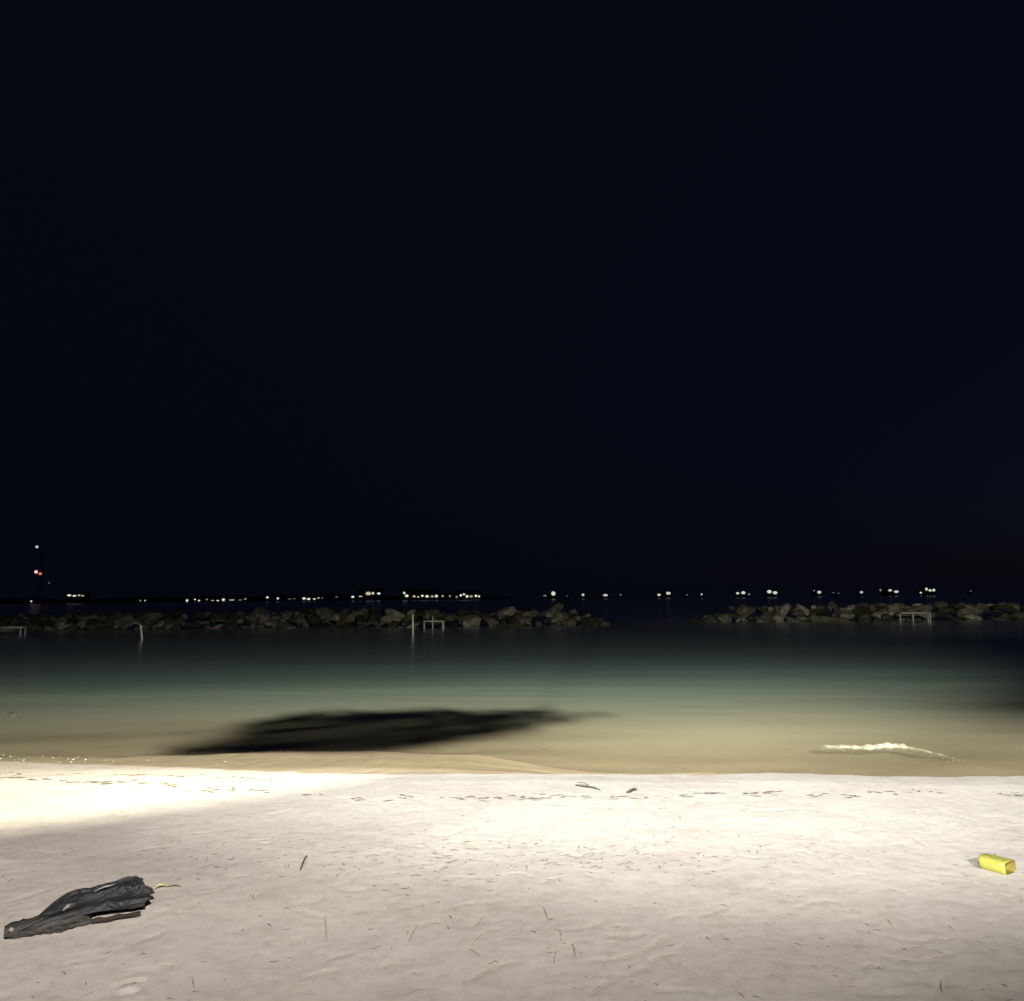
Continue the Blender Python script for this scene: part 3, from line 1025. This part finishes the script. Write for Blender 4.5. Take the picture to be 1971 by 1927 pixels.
def sheet(name, tr_, vr, fun, thick, mat_, nt=40, nv=22):
    """a sheet of the given thickness, closed along its rim"""
    top_ = [fun(tr_[0] + (tr_[1] - tr_[0]) * i / (nt - 1), vr[0] + (vr[1] - vr[0]) * k / (nv - 1)) for i in range(nt) for k in range(nv)]
    n_ = len(top_)
    vs_ = top_ + [p - Vector((0, 0, thick)) for p in top_]
    fs_ = []
    for i in range(nt - 1):
        for k in range(nv - 1):
            a = i * nv + k
            fs_.append((a, a + 1, a + nv + 1, a + nv))
            fs_.append((n_ + a, n_ + a + nv, n_ + a + nv + 1, n_ + a + 1))
    rim = [k for k in range(nv)] + [i * nv + nv - 1 for i in range(1, nt)] + [(nt - 1) * nv + k for k in range(nv - 2, -1, -1)] + [i * nv for i in range(nt - 2, 0, -1)]
    for a, c in zip(rim, rim[1:] + rim[:1]):
        fs_.append((c, a, n_ + a, n_ + c))
    bm = bmesh.new()
    bv = [bm.verts.new(p) for p in vs_]
    for f in fs_:
        bm.faces.new([bv[i] for i in f])
    return link_mesh(name, from_bm(name, bm, True), mat_, root)


# folded sheath: control rows of (u, v, height above the sand) from its front edge over two ridges to the back
ROWS = [
    [(40, 1793, .020), (95, 1781, .030), (150, 1765, .045), (198, 1752, .055), (240, 1749, .040), (288, 1741, .050)],
    [(43, 1789, .042), (97, 1768, .062), (150, 1750, .072), (198, 1738, .082), (240, 1735, .090), (297, 1729, .080)],
    [(47, 1785, .036), (101, 1757, .050), (150, 1739, .060), (196, 1729, .066), (240, 1724, .074), (303, 1719, .086)],
    [(52, 1781, .046), (108, 1743, .068), (150, 1726, .080), (200, 1715, .096), (240, 1707, .112), (292, 1709, .108)],
    [(55, 1779, .040), (114, 1735, .062), (154, 1718, .070), (205, 1709, .084), (246, 1699, .100), (281, 1703, .112)],
    [(58, 1776, .050), (122, 1722, .072), (164, 1711, .086), (211, 1700, .110), (251, 1688, .134), (276, 1691, .136)],
    [(62, 1778, .030), (127, 1724, .056), (168, 1714, .066), (214, 1705, .086), (254, 1692, .112), (279, 1697, .118)],
    [(64, 1784, .000), (130, 1742, .000), (170, 1732, .000), (216, 1724, .010), (256, 1714, .020), (277, 1718, .040)],
]
RP = [[at(*c) - rl for c in row] for row in ROWS]


def crom(ps, x):
    x = min(max(x, 0.0), 0.9999) * (len(ps) - 1)
    i = int(x)
    f = x - i
    p0, p1, p2, p3 = ps[max(0, i - 1)], ps[i], ps[i + 1], ps[min(len(ps) - 1, i + 2)]
    return p1 + (p2 - p0) * (0.5 * f) + (p0 * 2 - p1 * 5 + p2 * 4 - p3) * (0.5 * f * f) + (p1 * 3 - p0 - p2 * 3 + p3) * (0.5 * f ** 3)


def sheath(t, v):
    te = t
    if t > 0.8:                          # torn right end
        te = t - 0.07 * (t - 0.8) / 0.2 * (0.5 + 0.5 * nz1(v * 11 + 20, 4.0))
    p = crom([crom(r_, te) for r_ in RP], v)
    k = min(1, t * 2.5)
    z = k * (0.0045 * math.sin(v * 40 + 3 * t) + 0.006 * nz1(v * 17 + 2, t * 5) + 0.004 * nz1(v * 34, t * 16 + 5))
    return p + Vector((0, 0, z))


sheet('sheath', (0.0, 1.0), (0, 1), sheath, 0.008, DW, 60, 64)


def strip(t, v):
    return W_(t * 1.1, 0.0 + 0.022 * v + 0.012 * nz1(t * 8, 1), 0.008 + 0.009 * math.sin(v * math.pi) + 0.006 * nz1(t * 14, v * 3))


sheet('bark_strip', (0.6, 0.96), (0, 1), strip, 0.008, BROWN, 20, 6)
for k in range(9):      # frayed fibres and splinters on top
    t0 = random.uniform(0.25, 0.6)
    v0 = random.uniform(0.1, 0.5)
    a = sheath(t0, v0) + Vector((0, 0, 0.004))
    c = sheath(t0 + random.uniform(0.06, 0.2), v0 + random.uniform(-0.03, 0.05)) + Vector((0, 0, random.uniform(0.006, 0.018)))
    vs, fs = tube([a, a.lerp(c, 0.5) + Vector((0, 0, 0.006)), c], [0.003, 0.005, 0.002], 5)
    link_mesh('splinter', mesh('splinter', vs, fs, True), PALE if k % 3 == 0 else DWP, root)

# pale dry leaf by its tip
LEAFY = simple_mat('dry_pale_leaf', (0.45, 0.42, 0.2), (0.6, 0.56, 0.3), 20, 0.8, 0.3)


def leaf_mesh(name, ln, wd, curl):
    vs, fs = [], []
    K = 9
    for k in range(K):
        t = k / (K - 1)
        w = wd * math.sin(math.pi * t) ** 0.7 / 2
        z = 0.004 + curl * math.sin(t * math.pi)
        vs += [(t * ln - ln / 2, -w, z + w * 0.3), (t * ln - ln / 2, 0, z), (t * ln - ln / 2, w, z + w * 0.5)]
    for k in range(K - 1):
        a = k * 3
        fs += [(a, a + 3, a + 4, a + 1), (a + 1, a + 4, a + 5, a + 2)]
    return mesh(name, vs, fs, True)


def put(o, u, v, rotz, dz=0.0):
    p = at(u, v, 0)
    for _ in range(4):
        p = at(u, v, gh(p.x, p.y))
    o.location = (p.x, p.y, p.z + dz)
    o.rotation_euler = (0, 0, rotz)
    return o


o = put(link_mesh('dry_leaf', leaf_mesh('dry_leaf', 0.075, 0.035, 0.012), LEAFY), 309, 1711, 0.5)
tag(o, 'small pale yellow dry leaf at the tip of the driftwood', 'leaf')
o = put(link_mesh('dry_leaf', leaf_mesh('dry_leaf', 0.08, 0.02, 0.01), simple_mat('brown_leaf', (0.28, 0.22, 0.14), (0.38, 0.3, 0.2), 20)), 335, 1709, 0.1)
tag(o, 'thin brownish dry leaf just right of the pale yellow one', 'leaf')

# ------------------------------------------------------------------ yellow plastic container
m, n, l, b = mat('yellow_plastic', 0.42)
tc = n.new('ShaderNodeTexCoord')
no = n.new('ShaderNodeTexNoise'); no.inputs['Scale'].default_value = 14; no.inputs['Detail'].default_value = 5
l.new(tc.outputs['Object'], no.inputs['Vector'])
r_ = ramp(n, [(0.25, (0.30, 0.25, 0.08)), (0.42, (0.34, 0.315, 0.065)), (0.6, (0.38, 0.375, 0.07))])
l.new(no.outputs['Fac'], r_.inputs[0]); l.new(r_.outputs[0], b.inputs['Base Color'])
YEL = m
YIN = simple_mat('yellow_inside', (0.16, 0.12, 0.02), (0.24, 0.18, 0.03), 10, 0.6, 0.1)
pa = at(1893, 1669, 0.0)
pb = at(1944, 1683, 0.0)
cc = (pa + pb) / 2
root = thing('plastic_container', (cc.x, cc.y, gh(cc.x, cc.y)), 'small yellow plastic container lying open on its side', 'container')
rot = math.atan2(pb.y - pa.y, pb.x - pa.x)
root.rotation_euler = (0, 0, rot)
L = (pb - pa).length * 1.08


def shell(prof, flat=0.66, sides=28, wob=0.09):
    vs, fs = [], []
    for i, (x, r) in enumerate(prof):
        for k in range(sides):
            a = 2 * math.pi * k / sides
            ex = 0.42                       # between round and square
            cy, sz = math.cos(a), math.sin(a)
            y = math.copysign(abs(cy) ** ex, cy) * r
            z = math.copysign(abs(sz) ** ex, sz) * r * flat
            y *= 1 + wob * nz1(i * 0.7, k * 0.6)
            z *= 1 + wob * nz1(i * 0.6 + 8, k * 0.6)
            vs.append((x, y, z + 0.034))
    for i in range(len(prof) - 1):
        for k in range(sides):
            k2 = (k + 1) % sides
            fs.append((i * sides + k, i * sides + k2, (i + 1) * sides + k2, (i + 1) * sides + k))
    return vs, fs


R = 0.056
prof = [(-L / 2, 0.002), (-L / 2, R * 0.55), (-L / 2 + 0.004, R * 0.86), (-L / 2 + 0.014, R * 0.97), (-L * 0.2, R), (0, R * 0.985), (L * 0.2, R), (L / 2 - 0.012, R), (L / 2 - 0.010, R * 1.02), (L / 2, R * 1.02), (L / 2, R * 0.97)]
vs, fs = shell(prof)
link_mesh('body', mesh('body', vs, fs, True), YEL, root)
prof = [(L / 2 - 0.001, R * 0.97), (L / 2 - 0.02, R * 0.93), (-L * 0.3, R * 0.9), (-L * 0.42, R * 0.7), (-L * 0.42, 0.002)]
vs, fs = shell(prof)
link_mesh('inner_wall', mesh('inner_wall', vs, fs, True), YIN, root)
bm = bmesh.new()
bm_box(bm, -0.02, 0.036, 0.068, 0.016, 0.010, 0.018, 0.004)
link_mesh('tab', from_bm('tab', bm), YIN, root)

# ------------------------------------------------------------------ strands, twigs and wrack on the sand
STRAND = simple_mat('dry_seaweed', (0.29, 0.25, 0.19), (0.41, 0.365, 0.285), 30, 0.95, 0.3)
TWIG = simple_mat('dark_twig', (0.03, 0.025, 0.02), (0.075, 0.065, 0.05), 30, 0.9, 0.5)


def ground_strip(pts, w, lift=0.001, r=random):
    """thin raised ribbon following the sand"""
    vs, fs = [], []
    P = np.array(pts)
    zz = ground_h(P[:, 0], P[:, 1])
    K = len(P)
    for k in range(K):
        d = P[min(K - 1, k + 1)] - P[max(0, k - 1)]
        d = d / (np.linalg.norm(d) + 1e-9)
        nrm = np.array([-d[1], d[0]])
        t = k / (K - 1)
        ww = w * (0.25 + 0.75 * math.sin(math.pi * min(0.97, max(0.03, t)))) * r.uniform(0.6, 1.2)
        zl = zz[k] + lift + abs(r.gauss(0, 0.0012))
        for s, dz in ((-1, 0.0), (0, ww * 0.7), (1, 0.0)):
            vs.append((P[k, 0] + nrm[0] * s * ww, P[k, 1] + nrm[1] * s * ww, zl + dz))
    for k in range(K - 1):
        a = k * 3
        fs += [(a, a + 3, a + 4, a + 1), (a + 1, a + 4, a + 5, a + 2)]
    return vs, fs


rs = random.Random(9)
for (u, v, ln, ang), pth in zip(MARKS, paths):
    w = 0.0035 + 0.0025 * rs.random() if ln > 14 else 0.006
    P = np.array(pth)
    c = P.mean(0)
    vs, fs = ground_strip(pth, w, r=rs)
    cz = gh(c[0], c[1])
    o = link_mesh('seaweed_strand', mesh('seaweed_strand', [(x - c[0], y - c[1], z - cz) for x, y, z in vs], fs, True), STRAND)
    o.location = (c[0], c[1], cz)
    size_ = 'long' if ln >= 45 else 'short' if ln >= 18 else 'tiny'
    lie = 'pointing away' if abs(ang) >= 60 else 'slanting up rightward' if ang >= 8 else 'slanting down rightward' if ang <= -8 else 'lying level'
    where = 'at the bottom edge' if v >= 1800 else 'in the near sand' if v >= 1700 else 'in the far flat sand'
    side = 'around the driftwood' if u < 660 else 'left of the middle' if u < 985 else 'right of the middle' if u < 1310 else 'left of the yellow container' if u < 1660 else 'around the yellow container'
    lab = f'{size_} seaweed strand {lie} {where}, {side}'
    grp = f'seaweed strands {side}'
    tag(o, lab, 'seaweed', grp)

# countless small bits: flecks over the sand
V, F = [], []


def add_bits(vs, fs):
    o_ = len(V)
    V.extend(vs)
    F.extend([tuple(i + o_ for i in f) for f in fs])


def bit(x, y, ln, w, a):
    pts = [(x + math.cos(a + 0.3 * (t - 0.5)) * ln * (t - 0.5), y + math.sin(a + 0.3 * (t - 0.5)) * ln * (t - 0.5)) for t in (0, 0.33, 0.66, 1)]
    add_bits(*ground_strip(pts, w, r=rs))


for _ in range(520):
    u, v = rs.uniform(-40, 2010), 1560 + 380 * rs.random() ** 1.3
    if N1(np.array([u * 0.012]), np.array([v * 0.02]))[0] < rs.uniform(-0.6, 0.5):
        continue
    p = at(u, v, 0)
    bit(p.x, p.y, rs.uniform(0.01, 0.05), rs.uniform(0.0015, 0.004), rs.uniform(0, 3.14))
for _ in range(240):   # denser band of flecks beyond mid-sand
    u, v = rs.gauss(980, 330), rs.gauss(1650, 24)
    p = at(u, v, 0)
    bit(p.x, p.y, rs.uniform(0.015, 0.06), rs.uniform(0.0025, 0.006), rs.gauss(0, 0.7))
tag(link_mesh('seaweed_flecks', mesh('seaweed_flecks', V, F, True), simple_mat('brown_flecks', (0.13, 0.11, 0.08), (0.24, 0.21, 0.155), 30, 0.95, 0.3)), 'small flecks of dry seaweed scattered over the sand', 'seaweed', kind='stuff')

V, F = [], []
wr_r = [(640, 1537), (700, 1541), (770, 1535), (830, 1536), (900, 1538), (960, 1537), (1040, 1537), (1080, 1535), (1200, 1538), (1310, 1533), (1380, 1528), (1450, 1529), (1500, 1527), (1560, 1531), (1620, 1533), (1700, 1526), (1780, 1525), (1900, 1532), (1990, 1531)]
wr_l = [(-20, 1497), (100, 1500), (150, 1507), (250, 1505), (330, 1513), (370, 1521), (450, 1520), (500, 1523), (560, 1530), (640, 1537)]
wr_u = [(-20, 1479), (120, 1483), (250, 1488), (400, 1496), (600, 1500)]
for line, cnt, sc in ((wr_r, 150, 1.0), (wr_l, 110, 1.1), (wr_u, 60, 0.8)):
    lu, lv = [a for a, _ in line], [c for _, c in line]
    for _ in range(cnt):
        u = rs.uniform(lu[0], lu[-1])
        if N2(np.array([u * 0.03]), np.array([0.5]))[0] < rs.uniform(-0.9, 0.4):
            continue
        v = np.interp(u, lu, lv) + rs.gauss(0, 2.2)
        p = at(u, v, -0.01)
        p = at(u, v, gh(p.x, p.y))
        bit(p.x, p.y, rs.uniform(0.02, 0.12) * sc, rs.uniform(0.005, 0.012) * sc, rs.gauss(0, 0.35))
tag(link_mesh('wrack_line', mesh('wrack_line', V, F, True), simple_mat('dark_wrack', (0.07, 0.06, 0.045), (0.16, 0.14, 0.10), 30, 0.95, 0.3)), 'thin dark wrack line of seaweed bits along the high water mark', 'seaweed', kind='stuff')


def twig(label, ua, va, ub, vb, rad, mat_=TWIG, lift=0.012, fork=False):
    pts = []
    for t in np.linspace(0, 1, 8):
        u, v = ua + (ub - ua) * t, va + (vb - va) * t + 1.0 * math.sin(t * 6)
        p = at(u, v, 0)
        p = at(u, v, gh(p.x, p.y))
        pts.append(Vector((p.x, p.y, gh(p.x, p.y) + rad * 0.7 + lift * math.sin(t * 3.0))))
    c = pts[0].lerp(pts[-1], 0.5)
    c.z = gh(c.x, c.y)
    root = thing('twig', c, label, 'twig')
    vs, fs = tube([p - c for p in pts], [rad * k for k in (0.7, 1.0, 0.9, 1.1, 0.9, 1.0, 0.85, 0.5)], 7)
    link_mesh('twig_stem', mesh('twig_stem', vs, fs, True), mat_, root)
    if fork:
        a = pts[4] - c
        vs, fs = tube([a, a + Vector((-0.04, 0.05, 0.02)), a + Vector((-0.1, 0.09, 0.015))], [rad * 0.6, rad * 0.5, rad * 0.3], 6)
        link_mesh('side_shoot', mesh('side_shoot', vs, fs, True), mat_, root)
    return root


twig('short dark stick lying on the sand right of the driftwood', 578, 1676, 591, 1649, 0.0052)
twig('long dark forked twig lying on the crest of the sand', 1108, 1512, 1156, 1523, 0.006, fork=True)
twig('short thick dark twig stub on the sand crest right of the forked one', 1206, 1527, 1226, 1523, 0.010)

# floating dark scrap near the left edge of the water
p = at(24, 1375, SEA)
bm = bmesh.new()
bmesh.ops.create_icosphere(bm, subdivisions=2, radius=1.0)
for v in bm.verts:
    k = 1 + 0.35 * nz1(v.co.x * 2 + 4, v.co.y * 2 + v.co.z)
    v.co = Vector((v.co.x * 0.085 * k, v.co.y * 0.05 * k, v.co.z * 0.03 * k + 0.012 + (0.03 if v.co.x > 0.5 else 0)))
o = link_mesh('floating_scrap', from_bm('floating_scrap', bm, True), TWIG)
o.location = p
tag(o, 'small dark scrap floating in the shallows at the left edge', 'debris')

# ------------------------------------------------------------------ foam: a small breaking wavelet and bright froth at the edge
FOAM = simple_mat('foam', (0.24, 0.22, 0.17), (0.66, 0.62, 0.51), 14, 0.8, 0.8)
wl_px = [(1578, 1437), (1620, 1437), (1660, 1438), (1700, 1436), (1735, 1436), (1765, 1442), (1795, 1449), (1825, 1456), (1855, 1465)]
lu, lv = [a for a, _ in wl_px], [c for _, c in wl_px]
ctr = at(1715, 1442, SEA)
root = thing('breaking_wavelet', ctr, 'small breaking wavelet with white foam at the right', 'wave')
bm = bmesh.new()
NU, NV = 150, 14
g = []
for i in range(NU):
    t = i / (NU - 1)
    u = lu[0] + (lu[-1] - lu[0]) * t
    p = at(u, np.interp(u, lu, lv), SEA)
    hh = 0.048 * math.sin(math.pi * t) ** 0.6 * max(0.12, 0.5 + 0.8 * nz1(t * 11, 1) + 0.35 * nz1(t * 40, 5)) + 0.002
    row = []
    for k in range(NV):
        s = k / (NV - 1)
        z = hh * math.sin(math.pi * s) ** 0.8 * (1 + 0.25 * nz1(t * 60, s * 6)) - 0.012
        y = -0.14 + 0.30 * s + 0.05 * nz1(t * 18, 3) - 0.05 * math.sin(math.pi * s)
        row.append(bm.verts.new(Vector((p.x, p.y + y, SEA + 0.004 + z)) - ctr))
    g.append(row)
for i in range(NU - 1):
    for k in range(NV - 1):
        bm.faces.new((g[i][k], g[i + 1][k], g[i + 1][k + 1], g[i][k + 1]))
link_mesh('foam_crest', from_bm('foam_crest', bm, True), FOAM, root)


def froth_blob(bm, p, r):
    v = bmesh.ops.create_icosphere(bm, subdivisions=1, radius=r)['verts']
    for q in v:
        q.co = Vector((q.co.x * random.uniform(0.8, 1.7), q.co.y * random.uniform(0.8, 1.2), q.co.z * 0.45)) + p


bm = bmesh.new()
for _ in range(60):
    u = random.uniform(1590, 1850)
    p = at(u, np.interp(u, lu, lv) + abs(random.gauss(0, 6)) + 1, SEA) - ctr
    froth_blob(bm, p, random.uniform(0.004, 0.013))
link_mesh('froth', from_bm('froth', bm, True), FOAM, root)['kind'] = 'stuff'

bm = bmesh.new()
for _ in range(130):
    u = random.uniform(0, 1) ** 1.5 * 760
    v = np.interp(u, [0, 300, 500, 760], [1461, 1469, 1473, 1481]) + random.gauss(0, 5.0)
    p = at(u, v, -0.5)
    for _k in range(8):
        p = at(u, v, max(SEA, float(base_h(np.array([p.x]), np.array([p.y]))[0])))
    froth_blob(bm, p, 0.004 + 0.012 * random.random() ** 2)
tag(link_mesh('edge_froth', from_bm('edge_froth', bm, True), FOAM), 'bright flecks of froth along the wet sand at the left', 'foam', kind='stuff')
